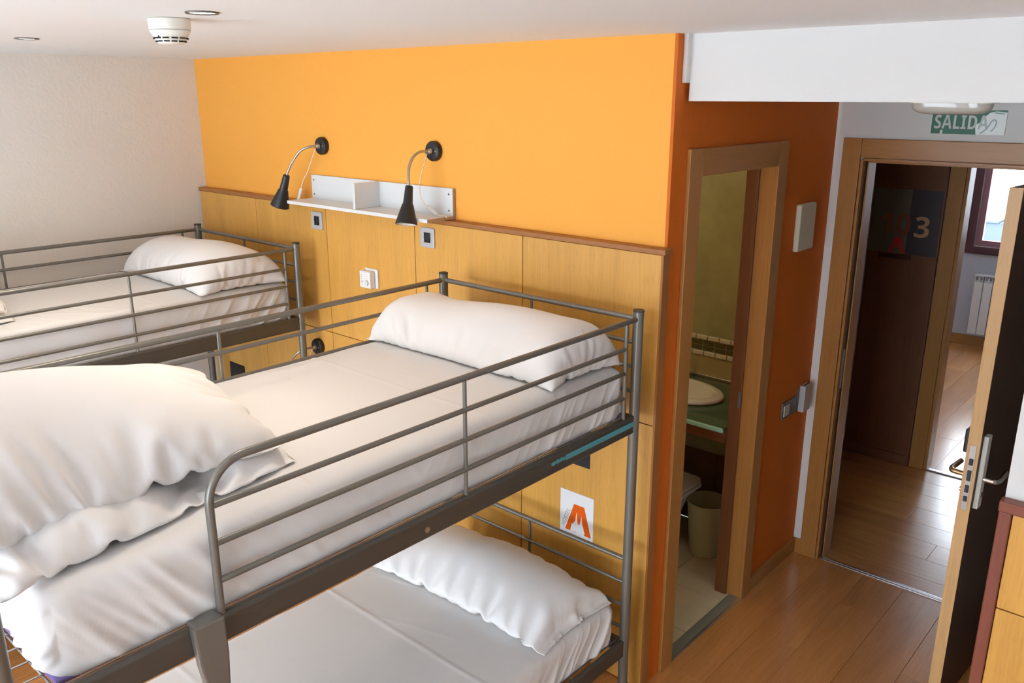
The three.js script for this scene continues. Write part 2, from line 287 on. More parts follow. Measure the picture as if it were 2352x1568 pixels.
// partition to the right of the hall: white above, wooden wainscot with mahogany trims below
const wallPart = struct(group('wall_partition'));
mesh('plaster', bx(XE, 0, ZD, XR, HB, ZB, { r: 0 }), M.white, wallPart);
mesh('backing', bx(XE, 0, ZB, XR, 1.16, ZB + 0.015, { r: 0 }), M.dark, wallPart);
mesh('cap_rail', bx(XE - 0.006, 1.160, ZB, XR, 1.194, ZB + 0.042, { r: 0.004, grain: 'x' }), M.mahogany, wallPart);
mesh('end_trim', bx(XE - 0.004, 0, ZB, XE + 0.030, 1.16, ZB + 0.036, { r: 0.004 }), M.mahogany, wallPart);
for (let i = 0; i < 3; i++) for (const [y0, y1] of [[0.005, 0.853], [0.857, 1.158]])
  mesh('panel', bx(XE + 0.032 + i * 0.63, y0, ZB + 0.012, XE + 0.032 + (i + 1) * 0.63 - 0.004, y1, ZB + 0.030, { r: 0.0015, du: i * 0.3 + y0, dv: y0 * 2 }), M.panels[(i + (y0 > 0.5 ? 1 : 0)) % 3], wallPart);
shell('wall_hall_right', bx(XE + 0.001, 0, ZD, XE + 0.08, HB, ZB - 0.001, { r: 0 }), M.white);

// corridor beyond the entrance
shell('wall_corridor', [bx(1.2, 0, Z2 - 0.1, 3.318, HB, Z2, { r: 0 }), bx(4.25, 0, Z2 - 0.1, 5.6, HB, Z2, { r: 0 }), bx(3.318, 2.04, Z2 - 0.1, 4.25, HB, Z2, { r: 0 })], M.white);
struct(mesh('baseboard_corridor', bx(1.2, 0, Z2, 2.80, 0.08, Z2 + 0.014, { r: 0.003, grain: 'x' }), M.casing));
shell('wall_corridor_end', [bx(1.1, 0, Z2 - 0.1, 1.2, HB, ZD, { r: 0 }), bx(5.6, 0, ZW - 0.1, 5.7, HB, ZD, { r: 0 })], M.white);
{
  const d = struct(group('door_3'));                                   // closed dark door across the corridor
  mesh('leaf', bx(2.806, 0.008, Z2 + 0.001, 3.222, 2.04, Z2 + 0.03, { r: 0.003 }), M.sapele, d);
  mesh('kick_board', bx(2.80, 0, Z2 + 0.001, 3.224, 0.07, Z2 + 0.036, { r: 0.003, grain: 'x' }), M.sapele, d);
  mesh('casing', bx(3.226, 0, Z2, 3.312, 2.125, Z2 + 0.018, { r: 0.003 }), M.casing, d);
  mesh('jamb', bx(3.312, 0, Z2 - 0.11, 3.332, 2.04, Z2 + 0.012, { r: 0.003 }), M.casing, d);
  mesh('casing', bx(3.313, 2.04, Z2, 4.33, 2.125, Z2 + 0.018, { r: 0.003, grain: 'x' }), M.casing, d);
  mesh('casing', bx(4.24, 0, Z2, 4.33, 2.04, Z2 + 0.018, { r: 0.003 }), M.casing, d);
  mesh('threshold_strip', bx(3.332, -0.008, Z2 - 0.025, 4.24, 0.008, Z2 + 0.012, { r: 0.004, grain: 'x' }), M.aluStrip, d);
}
// far room: window wall and side wall
const FW = [2.60, 4.15, 0.885, 2.15];
shell('wall_far', [bx(1.9, 0, ZW - 0.2, 5.7, FW[2], ZW, { r: 0 }), bx(1.9, FW[3], ZW - 0.2, 5.7, HB, ZW, { r: 0 }), bx(1.9, FW[2], ZW - 0.2, FW[0], FW[3], ZW, { r: 0 }), bx(FW[1], FW[2], ZW - 0.2, 5.7, FW[3], ZW, { r: 0 })], M.coolWall);
shell('wall_far_left', bx(1.9, 0, ZW, 2.0, HB, Z2 - 0.1, { r: 0 }), M.coolWall);
struct(mesh('baseboard_far', bx(2.0, 0, ZW, 5.6, 0.095, ZW + 0.014, { r: 0.003, grain: 'x' }), M.casing));
windowUnit('window_3', FW[0], FW[1], FW[2], FW[3], ZW + 0.01, M.winSash, 2, -1);

// bathroom walls
{
  const w = struct(group('wall_bathroom'));
  mesh('plaster', bx(1.6, 0.43, -1.42, XB, HB, -1.37, { r: 0 }), M.bathWall, w);
  mesh('backing', bx(1.6, 0, -1.42, XB, 0.43, -1.374, { r: 0 }), M.dark, w);
  mesh('tan_field', bx(1.6, 0.852, -1.372, XB, 0.972, -1.366, { r: 0.001 }), M.bathTan, w);
  for (let i = 0; i < 4; i++) mesh('tile', bx(XB - 0.003 - i * 0.33, 0.002, -1.376, XB - (i + 1) * 0.33, 0.428, -1.366, { r: 0.002, du: i * 0.4 }), M.bathDark, w);
  mesh('grout', bx(1.6, 0.972, -1.372, XB, 1.082, -1.3655, { r: 0 }), M.grout, w);
  const mt = bx(-0.0315, -0.0125, 0, 0.0315, 0.0125, 0.006, { r: 0.0015 }), pt = bx(-0.0325, -0.0125, 0, 0.0325, 0.0125, 0.012, { r: 0.006 });
  for (let i = 0; i < 19; i++) { const x = 2.91 - i * 0.068;
    mesh('tile', mt, M.mosaic, w).position.set(x, 1.042, -1.3675); mesh('tile', mt, M.mosaic, w).position.set(x, 1.013, -1.3675);
    const p = mesh('tile', pt, M.pencil, w); p.position.set(x + 0.03, 1.071, -1.368); p.rotation.z = (i % 2 ? 0.03 : -0.03);
    mesh('tile', pt, M.pencil, w).position.set(x + 0.012, 0.984, -1.368); }
  shell('wall_bathroom_left', bx(1.5, 0, -1.42, 1.6, HB, -0.1, { r: 0 }), M.bathWall);
}

// outside: ground, neighbouring roofs
struct(mesh('ground', bx(-40, -4.2, -60, 45, -4, 60, { r: 0 }), M.outGround));
{
  const b = group('neighbour_building', [3.2, 0, -14]);
  mesh('wall', bx(-9, -4, -5, 9, -0.4, 1.5, { r: 0.02 }), M.outWhite, b);
  mesh('roof', bx(-9.2, -0.4, -5.2, 9.2, -0.25, 1.7, { r: 0.02 }), M.outWhite, b);
  mesh('roof_band', bx(-6, -0.25, -1.3, 6, 0.12, -0.6, { r: 0.02 }), M.outRoof, b);
  for (let i = 0; i < 12; i++) mesh('roof_tile', bx(-6 + i, 0.12, -1.35, -5.06 + i, 0.16, -0.55, { r: 0.01 }), M.outRoof, b);
  mesh('chimney', bx(-1.75, -0.25, -3.4, -1.45, 0.25, -3.1, { r: 0.02 }), M.outRoof, b);
  tag(b, 'pale building with a slate roof band seen through the far window', 'building');
}

// ---------------------------------------------------------------- cloth shapes
function finish(g) { const m = mergeVertices(g, 1e-5); m.computeVertexNormals(); return m; }
// a mattress in a stretched sheet: dense rounded box, folds pulled towards the corners
function mattressGeo(w, h, d, sd, amp = 1) {
  const nx = 80, ny = 28, nz = 300, R = 0.045, g0 = new THREE.BoxGeometry(w, h, d, nx, ny, nz); g0.deleteAttribute('uv'); g0.deleteAttribute('normal');
  const g = mergeVertices(g0, 1e-6), p = g.attributes.position, q = V(), c = V();
  for (let i = 0; i < p.count; i++) {
    q.fromBufferAttribute(p, i);
    c.set(clamp(q.x, -w / 2 + R, w / 2 - R), clamp(q.y, -h / 2 + R * 0.6, h / 2 - R), clamp(q.z, -d / 2 + R, d / 2 - R));
    const n = q.clone().sub(c); const L = n.length(); if (L > 1e-6) n.multiplyScalar(1 / L); q.copy(c).addScaledVector(n, Math.min(R, L || R)); if (L < 1e-6) q.copy(c);
    const side = Math.max(Math.abs(n.x), Math.abs(n.z)) * sstep(0.3, 0.75, Math.max(Math.abs(n.x), Math.abs(n.z))), top = sstep(0.5, 0.95, n.y);
    const endd = Math.min(1, sstep(d / 2 - 0.62, d / 2 - 0.05, Math.abs(q.z)) + 0.18);                          // nearer an end: stronger folds
    const down = sstep(0.5, -0.5, q.y / h);
    const diag = (q.z > 0 ? 1 : -1) * (q.y * 0.85);
    const along = Math.abs(n.x) > Math.abs(n.z) ? q.z : q.x;
    const flat = sstep(-0.5, -0.36, q.y / h);                                                                    // the hem stays straight
    let f = Math.pow(ridge(along * 7 - diag * 6 + sd, q.y * 1.2 + sd, 4.2 + sd), 4) * 0.016 * endd + Math.pow(ridge(along * 15 - diag * 13, q.y * 1.5, sd * 1.7), 4) * 0.008 * endd;
    f = (f * (0.4 + 0.6 * down) + fbm(along * 4, q.y * 5, sd, 2) * 0.008) * flat;
    const t = fbm(q.x * 3.2, q.z * 2.2, sd + 9, 2) * 0.007 + folds(q.x, q.z, sd + 5, [[0.9, 4, 0.0022, 7], [1.35, 5, 0.0018, 7]]) + crease(q.x, 0.15) * 0.0022 + crease(q.z, -0.28) * 0.0022 + crease(q.z, 0.33) * 0.0018;
    q.addScaledVector(n, (side * f + top * t) * amp);
    p.setXYZ(i, q.x, q.y, q.z);
  }
  g.computeVertexNormals(); return g;
}
// straight tension folds in a few directions
function folds(x, z, sd, amps) {
  let s = 0;
  amps.forEach(([ang, f, a, p]) => { const c = Math.cos(ang), n = Math.sin(ang), w = n3(x * 2 + sd, z * 2, sd + ang) * 0.06, X = c * x + n * z + w, Z = -n * x + c * z; s += a * Math.pow(1 - Math.min(1, Math.abs(n3(X * f + sd * 1.3, Z * f * 0.22, sd + ang * 3)) * 2.4), p) * sstep(-0.25, 0.35, n3(X * f * 0.3, Z * f * 0.3, sd + 40 + ang)); });
  return s;
}
function crease(x, at) { const k = Math.abs(x - at); return k < 0.012 ? 1 - k / 0.012 : 0; }
// a stuffed cloth case: two sheets sewn along their border, filled until they hold the given volume, lying on a floor.
// Springs keep the cloth from stretching, so it wrinkles by itself.
function stuffed({ w, d, fill, sd, cell = 0.0095, steps = 150, floor = () => 0, hem = 0, bend = 0.08, push = 0.0016, lump = 0.35, fat = null, map = null, grow = 0.05, aniso = 0.3 }) {
  const nu = Math.round(w / cell), nv = Math.round(d / cell), row = nu + 1, nT = row * (nv + 1), du = w / nu, dv = d / nv;
  const bot = new Int32Array(nT); let n = nT;
  for (let j = 0; j <= nv; j++) for (let i = 0; i <= nu; i++) bot[j * row + i] = i === 0 || j === 0 || i === nu || j === nv ? j * row + i : n++;
  const P = new Float64Array(n * 3), Q = new Float64Array(n * 3), N = new Float64Array(n * 3);
  for (let j = 0; j <= nv; j++) for (let i = 0; i <= nu; i++) {
    const u = i / nu * 2 - 1, v = j / nv * 2 - 1, x = u * w / 2, z = v * d / 2, b = 0.03 * (1 - u * u) * (1 - v * v), k = j * row + i, f = floor(x, z) + 0.03;
    const r = 0.004 * fbm(x * 14 + sd, z * 14, sd, 3);
    for (const [id, y] of [[k, f + b + r], [bot[k], f - (bot[k] === k ? 0 : b * 0.5) + (bot[k] === k ? r : 0)]]) { P[3 * id] = x; P[3 * id + 1] = y; P[3 * id + 2] = z; }
  }
  Q.set(P);
  const tri = []; const quad = (a, b2, c, e, f) => { if ((a + e) % 2) tri.push(f ? a : a, f ? c : b2, f ? b2 : c, b2, f ? c : e, f ? e : c); else tri.push(a, f ? e : b2, f ? b2 : e, a, f ? c : e, f ? e : c); };
  for (let j = 0; j < nv; j++) for (let i = 0; i < nu; i++) { const k = j * row + i; quad(k, k + 1, k + row, k + row + 1, true); quad(bot[k], bot[k + 1], bot[k + row], bot[k + row + 1], false); }
  const T = Int32Array.from(tri);
  const ca = [], cb = [], cl = [], ck = []; const con = (a, b2, l, k) => { if (a !== b2) { ca.push(a); cb.push(b2); cl.push(l); ck.push(k); } };
  const dg = Math.hypot(du, dv);
  for (const L of [null, bot]) { const id = (i, j) => (L ? L[j * row + i] : j * row + i);
    for (let j = 0; j <= nv; j++) for (let i = 0; i <= nu; i++) { const a2 = id(i, j);
      const edgeB = L && (j === 0 || j === nv), edgeA = L && (i === 0 || i === nu);
      if (i < nu && !edgeB) con(a2, id(i + 1, j), du, 1); if (j < nv && !edgeA) con(a2, id(i, j + 1), dv, 1);
      if (i < nu && j < nv) { con(a2, id(i + 1, j + 1), dg, 0.35); con(id(i + 1, j), id(i, j + 1), dg, 0.35); }
      if (i < nu - 2) con(a2, id(i + 3, j), du * 3, bend); if (j < nv - 2) con(a2, id(i, j + 3), dv * 3, bend); } }
  const hemCols = Math.round(hem / du);
  for (let j = 0; j <= nv; j++) for (let i = nu - hemCols; i <= nu; i++) if (hemCols) con(j * row + i, bot[j * row + i], 0.0015, 0.8);
  const A = Int32Array.from(ca), B = Int32Array.from(cb), Ln = Float64Array.from(cl), K = Float64Array.from(ck), m = A.length;
  const local = new Float64Array(n).fill(1); for (let k = 0; k < nT; k++) { const x = P[3 * k], z = P[3 * k + 2], q = (1 + lump * 2 * fbm(x * 3 + sd, z * 3, sd + 3, 2)) * (fat ? fat(x / w * 2, z / d * 2) : 1); local[k] = q; local[bot[k]] = q; }
  const goal = fill, L0 = Ln.slice(), G = new Float64Array(m);                      // the cloth is a little too large for its filling, more so near the seams
  for (let q = 0; q < m; q++) { const a = A[q] % nT, i = A[q] < nT ? A[q] : -1, x = P[3 * A[q]], z = P[3 * A[q] + 2], e = Math.max(Math.abs(x) / w, Math.abs(z) / d) * 2, ax = Math.abs(P[3 * B[q]] - x), az = Math.abs(P[3 * B[q] + 2] - z);
    const k = (0.35 + 0.65 * sstep(0.45, 0.95, e)) * (1 + 1.3 * fbm(x * 5 + sd, z * 5, sd + 8, 2)), dir = ax > az ? 1 + aniso * fbm(x * 2, z * 2, sd + 2, 2) * 3 : 1 - aniso * fbm(x * 2, z * 2, sd + 2, 2) * 3; G[q] = Math.max(0, grow * k * dir); }
  const s1 = Math.round(steps * 0.25), s2 = Math.round(steps * 0.75);
  for (let s = 0; s < steps; s++) {
    if (s >= s1 && s <= s2) { const f = (s - s1) / (s2 - s1); for (let q = 0; q < m; q++) Ln[q] = L0[q] * (1 + G[q] * f); }
    N.fill(0); let vol = 0;
    for (let t = 0; t < T.length; t += 3) {
      const a = T[t] * 3, b2 = T[t + 1] * 3, c = T[t + 2] * 3, ax = P[a], ay = P[a + 1], az = P[a + 2], ux = P[b2] - ax, uy = P[b2 + 1] - ay, uz = P[b2 + 2] - az, vx = P[c] - ax, vy = P[c + 1] - ay, vz = P[c + 2] - az;
      const x = uy * vz - uz * vy, y = uz * vx - ux * vz, z = ux * vy - uy * vx; vol += (ax * x + ay * y + az * z) / 6;
      N[a] += x; N[a + 1] += y; N[a + 2] += z; N[b2] += x; N[b2 + 1] += y; N[b2 + 2] += z; N[c] += x; N[c + 1] += y; N[c + 2] += z;
    }
    const p = push * clamp((goal - vol) / goal * 6, -0.4, 1);
    for (let i = 0; i < n; i++) { const k = 3 * i, l = Math.hypot(N[k], N[k + 1], N[k + 2]) || 1, g = p * local[i] + (s > s1 && s < s1 + 25 ? 0.0007 * fbm(P[k] * 22 + sd, P[k + 1] * 22 + s * 0.01, P[k + 2] * 22 + sd, 2) : 0);
      for (let e = 0; e < 3; e++) { const cur = P[k + e]; let vel = (cur - Q[k + e]) * 0.90; vel = clamp(vel, -0.01, 0.01); Q[k + e] = cur; P[k + e] = cur + vel + g * N[k + e] / l - (e === 1 ? 0.00022 : 0); } }
    for (let it = 0; it < 9; it++) {
      for (let q = 0; q < m; q++) { const a = A[q] * 3, b2 = B[q] * 3, x = P[b2] - P[a], y = P[b2 + 1] - P[a + 1], z = P[b2 + 2] - P[a + 2], l = Math.sqrt(x * x + y * y + z * z) || 1e-9, f = K[q] * 0.5 * (l - Ln[q]) / l; P[a] += x * f; P[a + 1] += y * f; P[a + 2] += z * f; P[b2] -= x * f; P[b2 + 1] -= y * f; P[b2 + 2] -= z * f; }
      for (let i = 0; i < n; i++) { const k = 3 * i, f = floor(P[k], P[k + 2]) + 0.0012; if (P[k + 1] < f) { P[k + 1] = f; P[k] += (Q[k] - P[k]) * 0.5; P[k + 2] += (Q[k + 2] - P[k + 2]) * 0.5; } }
    }
  }
  // a light smoothing, then up to two ways of placing it
  const adj = Array.from({ length: n }, () => []); for (let t = 0; t < T.length; t += 3) for (let e = 0; e < 3; e++) { adj[T[t + e]].push(T[t + (e + 1) % 3]); }
  for (let r = 0; r < 2; r++) { Q.set(P); for (let i = 0; i < n; i++) { let x = 0, y = 0, z = 0; const L = adj[i]; for (const k of L) { x += Q[3 * k]; y += Q[3 * k + 1]; z += Q[3 * k + 2]; } if (L.length) { P[3 * i] = lerp(Q[3 * i], x / L.length, 0.4); P[3 * i + 1] = lerp(Q[3 * i + 1], y / L.length, 0.4); P[3 * i + 2] = lerp(Q[3 * i + 2], z / L.length, 0.4); } } }
  for (let i = 0; i < n; i++) { const k = 3 * i; if (map) { const o = map(P[k], P[k + 1], P[k + 2]); P[k] = o[0]; P[k + 1] = o[1]; P[k + 2] = o[2]; } }
  const g = new THREE.BufferGeometry(); g.setAttribute('position', new THREE.Float32BufferAttribute(Float32Array.from(P), 3)); g.setIndex(new THREE.BufferAttribute(new Uint32Array(T), 1)); g.computeVertexNormals();
  g.computeBoundingBox();
  return g;
}
function pillowGeo({ w, d, h, sd, hem = 0, fat = null, bend = 0.045, grow = 0.12, full = 0.62, ex = [1.06, 1.22] }) {
  const g = stuffed({ w: w * ex[0], d: d * ex[1], fill: w * d * h * full, sd, hem, fat, bend, grow });
  const b = g.boundingBox, kx = w / (b.max.x - b.min.x), ky = h / (b.max.y - b.min.y), kz = d / (b.max.z - b.min.z), cx = (b.max.x + b.min.x) / 2, cz = (b.max.z + b.min.z) / 2, p = g.attributes.position;
  for (let i = 0; i < p.count; i++) p.setXYZ(i, (p.getX(i) - cx) * kx, (p.getY(i) - b.min.y) * ky + 0.0005, (p.getZ(i) - cz) * kz);
  g.computeVertexNormals(); return g;
}
// one layer of a folded duvet in the plan quad a b c d (x, z), between y0 and y0 + h
function foldGeo({ a, b, c, d, y0, h, sd, cell = 0.0105, floor, bend = 0.03, fill = 0.55, fat = null, swell = 0 }) {
  const W = 0.86, D = 0.84, g = stuffed({ w: W, d: D, fill: W * D * h * fill, sd, cell, bend, floor, lump: 0.5, steps: 150, grow: 0.15, fat });
  const q = g.boundingBox, p = g.attributes.position, ky = h / (q.max.y - q.min.y);
  for (let i = 0; i < p.count; i++) { const s = 1 - Math.pow(1 - clamp((p.getX(i) - q.min.x) / (q.max.x - q.min.x)), 1.35), r = (p.getZ(i) - q.min.z) / (q.max.z - q.min.z), m = (k) => lerp(lerp(a[k], b[k], s), lerp(d[k], c[k], s), r); p.setXYZ(i, m(0), y0 + (p.getY(i) - q.min.y) * ky * (1 + swell * s), m(1)); }
  g.computeVertexNormals(); return g;
}

// ---------------------------------------------------------------- bunk beds
const BW = 0.95, BL = 2.008;
function makeBunk() {
  const t = group('bunk_bed');
  for (const [x, z] of [[0, 0], [BW, 0], [0, BL], [BW, BL]]) { const p = mesh('post', rod([x, 0.004, z], [x, 1.600, z], 0.0185, 20), M.steel, t); mesh('cap', rod([x, 1.600, z], [x, 1.606, z], 0.0192, 20), M.blackCap, p); mesh('foot', rod([x, 0, z], [x, 0.02, z], 0.021, 20), M.blackCap, p); }
  const up = [1.575, 1.490, 1.402, 1.312];
  for (const z of [0, BL]) {
    up.forEach((y, i) => mesh('end_rail', rod([0.012, y, z], [BW - 0.012, y, z], i ? 0.0075 : 0.0098), M.steel, t));
    mesh('upright', rod([BW / 2, 1.575, z], [BW / 2, 1.215, z], 0.0058), M.steel, t);
    for (const y of [0.654, 0.556, 0.459, 0.362]) mesh('end_rail', rod([0.012, y, z], [BW - 0.012, y, z], y > 0.6 ? 0.0092 : 0.0075), M.steel, t);
    mesh('upright', rod([BW / 2, 0.654, z], [BW / 2, 0.30, z], 0.0058), M.steel, t);
    for (const [a, b] of [[1.170, 1.222], [0.255, 0.308]]) mesh('end_beam', bx(0.012, a, z - 0.012, BW - 0.012, b, z + 0.012, { r: 0.004 }), M.beamSteel, t);
  }
  // wall-side guard
  [1.575, 1.492, 1.395].forEach((y, i) => mesh('guard_rail', rod([0, y, 0.012], [0, y, BL - 0.012], i ? 0.0075 : 0.0098), M.steel, t));
  for (const z of [0.095, 1.015, 1.9]) mesh('upright', rod([0, 1.575, z], [0, 1.21, z], 0.0058), M.steel, t);
  // room-side guard ends in a bend beside the ladder
  const zb = 1.588, R = 0.088, arc = [[BW, 1.575, 0.012], [BW, 1.575, 0.5], [BW, 1.575, 1.0], [BW, 1.575, zb - R - 0.02]];
  for (let k = 0; k <= 8; k++) { const a = k / 8 * Math.PI / 2; arc.push([BW, 1.575 - R + R * Math.cos(a), zb - R + R * Math.sin(a)]); }
  arc.push([BW, 1.40, zb], [BW, 1.30, zb], [BW, 1.216, zb]);
  mesh('guard_rail', tube(arc, 0.0094, 160, 14), M.steel, t);
  for (const y of [1.483, 1.396, 1.308]) mesh('guard_rail', rod([BW, y, 0.068], [BW, y, zb], 0.0073), M.steel, t);
  mesh('upright', rod([BW, 1.575, 0.068], [BW, 1.222, 0.068], 0.0078), M.steel, t);
  mesh('upright', rod([BW, 1.575, 0.838], [BW, 1.222, 0.838], 0.0058), M.steel, t);
  // side beams, upper and lower: a channel with rolled lips
  for (const [y0, y1] of [[1.168, 1.222], [0.252, 0.308]]) for (const x of [0, BW]) {
    const beam = mesh('side_beam', [bx(x - 0.010, y0, 0.016, x + 0.010, y1, BL - 0.016, { r: 0.004, grain: 'z' }), rod([x, y1, 0.016], [x, y1, BL - 0.016], 0.0105, 12), rod([x, y0 + 0.003, 0.016], [x, y0 + 0.003, BL - 0.016], 0.0095, 12)], M.beamSteel, t);
    if (x > 0.5) mesh('bolt', [rod([x + 0.009, y1 - 0.03, 0.998], [x + 0.0135, y1 - 0.03, 0.998], 0.0085, 18)], M.nickel, beam);
  }
  // steel mesh bases
  for (const y of [1.216, 0.302]) {
    const w = []; for (let i = 0; i < 15; i++) w.push(rod([0.03 + i * 0.0635, y, 0.0], [0.03 + i * 0.0635, y, BL], 0.0022, 6)); for (let k = 0; k < 9; k++) w.push(rod([0, y - 0.005, 0.06 + k * 0.232], [BW, y - 0.005, 0.06 + k * 0.232], 0.003, 6));
    mesh('mesh_base', w, M.wire, t).userData.kind = 'stuff';
  }
  // ladder hooked over the room-side beam
  for (const z of [1.628, 1.945]) {
    const sh = new THREE.Shape(); sh.moveTo(-0.033, 0.03); sh.lineTo(0.030, 0.03); sh.lineTo(0.028, -0.05); sh.lineTo(0.016, -0.16); sh.lineTo(0.014, -1.20); sh.lineTo(-0.014, -1.20); sh.lineTo(-0.016, -0.16); sh.lineTo(-0.030, -0.05); sh.closePath();
    const g = new THREE.ExtrudeGeometry(sh, { depth: 0.012, bevelEnabled: true, bevelSize: 0.005, bevelThickness: 0.005, bevelSegments: 2, steps: 1 }); g.rotateY(Math.PI / 2); g.rotateZ(0.10); g.translate(BW + 0.013, 1.203, z);
    const s = mesh('ladder_rail', [g, bx(BW - 0.016, 1.228, z - 0.032, BW + 0.022, 1.240, z + 0.032, { r: 0.004 })], M.steel, t);
  }
  for (let k = 0; k < 4; k++) { const y = 0.98 - k * 0.245, x = BW + 0.022 + (1.2 - y) * 0.1003; mesh('ladder_rung', rod([x, y, 1.628], [x, y, 1.945], 0.0125), M.steel, t); }
  return t;
}
const B2 = [2.1715, 0, 0.182], B1 = [0.149, 0, 0.158];
const bunk = makeBunk(); bunk.position.set(...B2);
tag(bunk, 'grey steel bunk bed in the foreground with a curved guard rail end beside its ladder', 'bunk bed', 'steel bunk beds');
const bunkFar = copy(bunk, B1, 'grey tubular steel bunk bed standing along the white left wall');
{ // strip of blue tape stuck on the upper beam of the near bed
  const g = [bx(BW + 0.0105, 1.192, 0.018, BW + 0.0118, 1.2105, 0.40, { r: 0 })];
  for (let i = 0; i < 12; i++) { const z = 0.40 + i * 0.006; g.push(bx(BW + 0.0105, 1.192 + rnd() * 0.006, z, BW + 0.0116, 1.209 - rnd() * 0.004, z + 0.004 + 0.002 * rnd(), { r: 0 })); }
  lab(mesh('tape', g, M.tape, bunk), 'worn strip of blue tape');
}
// mattresses
const MW = 0.905, MD = 1.880;
function mattress(bed, y, h, sd, label) {
  const m = group('mattress', [bed[0] + BW / 2, y, bed[2] + 0.035 + MD / 2]);
  const g = mattressGeo(MW, h, MD, sd); g.translate(0, h / 2, 0); mesh('sheet', g, M.sheet, m);
  mesh('underside', bx(-MW / 2 + 0.006, 0.0, -MD / 2 + 0.006, MW / 2 - 0.006, 0.012, MD / 2 + 0.001, { r: 0.005 }), M.mattressEdge, m);
  return tag(m, label, 'mattress', 'bunk mattresses');
}
const MY = 1.2195, MH = 0.192, TOP = MY + MH;
mattress(B2, MY, MH, 1.3, 'white sheeted upper mattress of the foreground bunk bed');
mattress(B1, MY, MH, 7.9, 'white sheeted upper mattress of the bunk bed by the left wall');
mattress(B2, 0.3055, 0.172, 4.1, 'white sheeted lower mattress of the foreground bunk bed');
mattress(B1, 0.3055, 0.172, 11.1, 'white sheeted lower mattress of the bunk bed by the left wall');
// pillows
function pillow(o, x, y, z, ry, label, rz = 0, rx = 0) {
  const p = mesh('pillow', pillowGeo(o), M.pillow); p.position.set(x, y, z); p.rotation.set(rx, ry, rz);
  return tag(p, label, 'pillow', 'white pillows');
}
pillow({ w: 0.91, d: 0.40, h: 0.175, sd: 2.7, full: 0.76, ex: [1.13, 1.42], fat: (u, v) => 1 + 0.9 * sstep(0.6, 0.95, Math.abs(u)) }, B2[0] + 0.472, TOP + 0.007, 0.415, 0.0, 'long white pillow on the upper mattress of the foreground bunk bed');
pillow({ w: 0.88, d: 0.46, h: 0.195, sd: 8.2, full: 0.70, ex: [1.10, 1.32], fat: (u, v) => 1 + 0.6 * sstep(0.6, 0.95, Math.abs(u)) }, B1[0] + 0.50, TOP + 0.007, 0.43, -0.03, 'plump white pillow on the upper mattress beside the left wall');
pillow({ w: 0.90, d: 0.42, h: 0.15, sd: 5.5, hem: 0.05, grow: 0.085 }, B2[0] + 0.480, 0.3055 + 0.172 + 0.007, 0.445, 0.02, 'white pillow on the lower mattress under the foreground bunk');
// folded duvets
function duvet() {
  const d = group('duvet');
  mesh('lower_fold', foldGeo({ a: [0.775, 1.255], b: [0.910, 1.99], c: [0.03, 1.98], d: [0.06, 1.12], y0: 0, h: 0.085, sd: 3.1 }), M.pillow, d);
  mesh('upper_fold', foldGeo({ a: [0.755, 1.275], b: [0.835, 2.0], c: [0.03, 1.98], d: [0.05, 1.13], y0: 0.045, h: 0.155, swell: 0.85, sd: 6.4, fat: (u, v) => 1 + 0.6 * sstep(0.2, 0.9, u), floor: (x, z) => 0.045 * sstep(0.40, 0.25, Math.abs(x)) * sstep(0.40, 0.22, Math.abs(z)) }), M.pillow, d);
  return d;
}
const duv = duvet(); duv.position.set(B2[0], TOP + 0.008, B2[2]); tag(duv, 'crumpled white duvet folded on the foot of the foreground upper mattress', 'duvet', 'folded white duvets');
copy(duv, [B1[0], TOP + 0.008, B2[2] - 0.045], 'white duvet folded on the upper mattress by the left wall, cut by the photo edge');

// ---------------------------------------------------------------- on the orange wall
function readingLamp(name, base, stem, head, dir, cord, sw) {
  const t = group(name, base);
  const disc = lathe([[0, 0], [0.041, 0], [0.042, 0.004], [0.042, 0.020], [0.038, 0.026], [0.016, 0.028], [0, 0.028]], 40); disc.rotateX(Math.PI / 2); mesh('wall_plate', disc, M.blackPlastic, t);
  const col = lathe([[0, 0.026], [0.013, 0.026], [0.013, 0.034], [0.009, 0.037], [0.009, 0.046], [0, 0.046]], 24); col.rotateX(Math.PI / 2); mesh('collar', col, M.nickel, t);
  mesh('screw', rod([0.028, 0, 0.027], [0.028, 0, 0.0295], 0.004), M.nickel, t);
  mesh('gooseneck', tube(stem, 0.0058, 60, 12), M.nickel, t);
  const sh = group('shade', head, t); sh.quaternion.setFromUnitVectors(V(0, -1, 0), V(...dir).normalize());
  mesh('shell', lathe([[0.0, 0.012], [0.014, 0.012], [0.0165, 0.008], [0.0205, -0.062], [0.024, -0.066], [0.046, -0.145], [0.0465, -0.150], [0.0445, -0.150], [0.022, -0.070], [0.018, -0.06], [0.0, -0.06]], 40), M.blackPlastic, sh);
  mesh('reflector', lathe([[0.0, -0.072], [0.020, -0.072], [0.0440, -0.1495], [0.0435, -0.1495], [0.0, -0.1]], 36), M.shadeInner, sh);
  mesh('cord', tube(cord, 0.0022, 50, 8), M.cordPlastic, t);
  const [a, b] = sw; mesh('cord_switch', [rod(a, b, 0.0085, 12, 0.0075), new THREE.SphereGeometry(0.0085, 12, 8).translate(...a), new THREE.SphereGeometry(0.0075, 12, 8).translate(...b)], M.whitePlastic, t);
  return t;
}
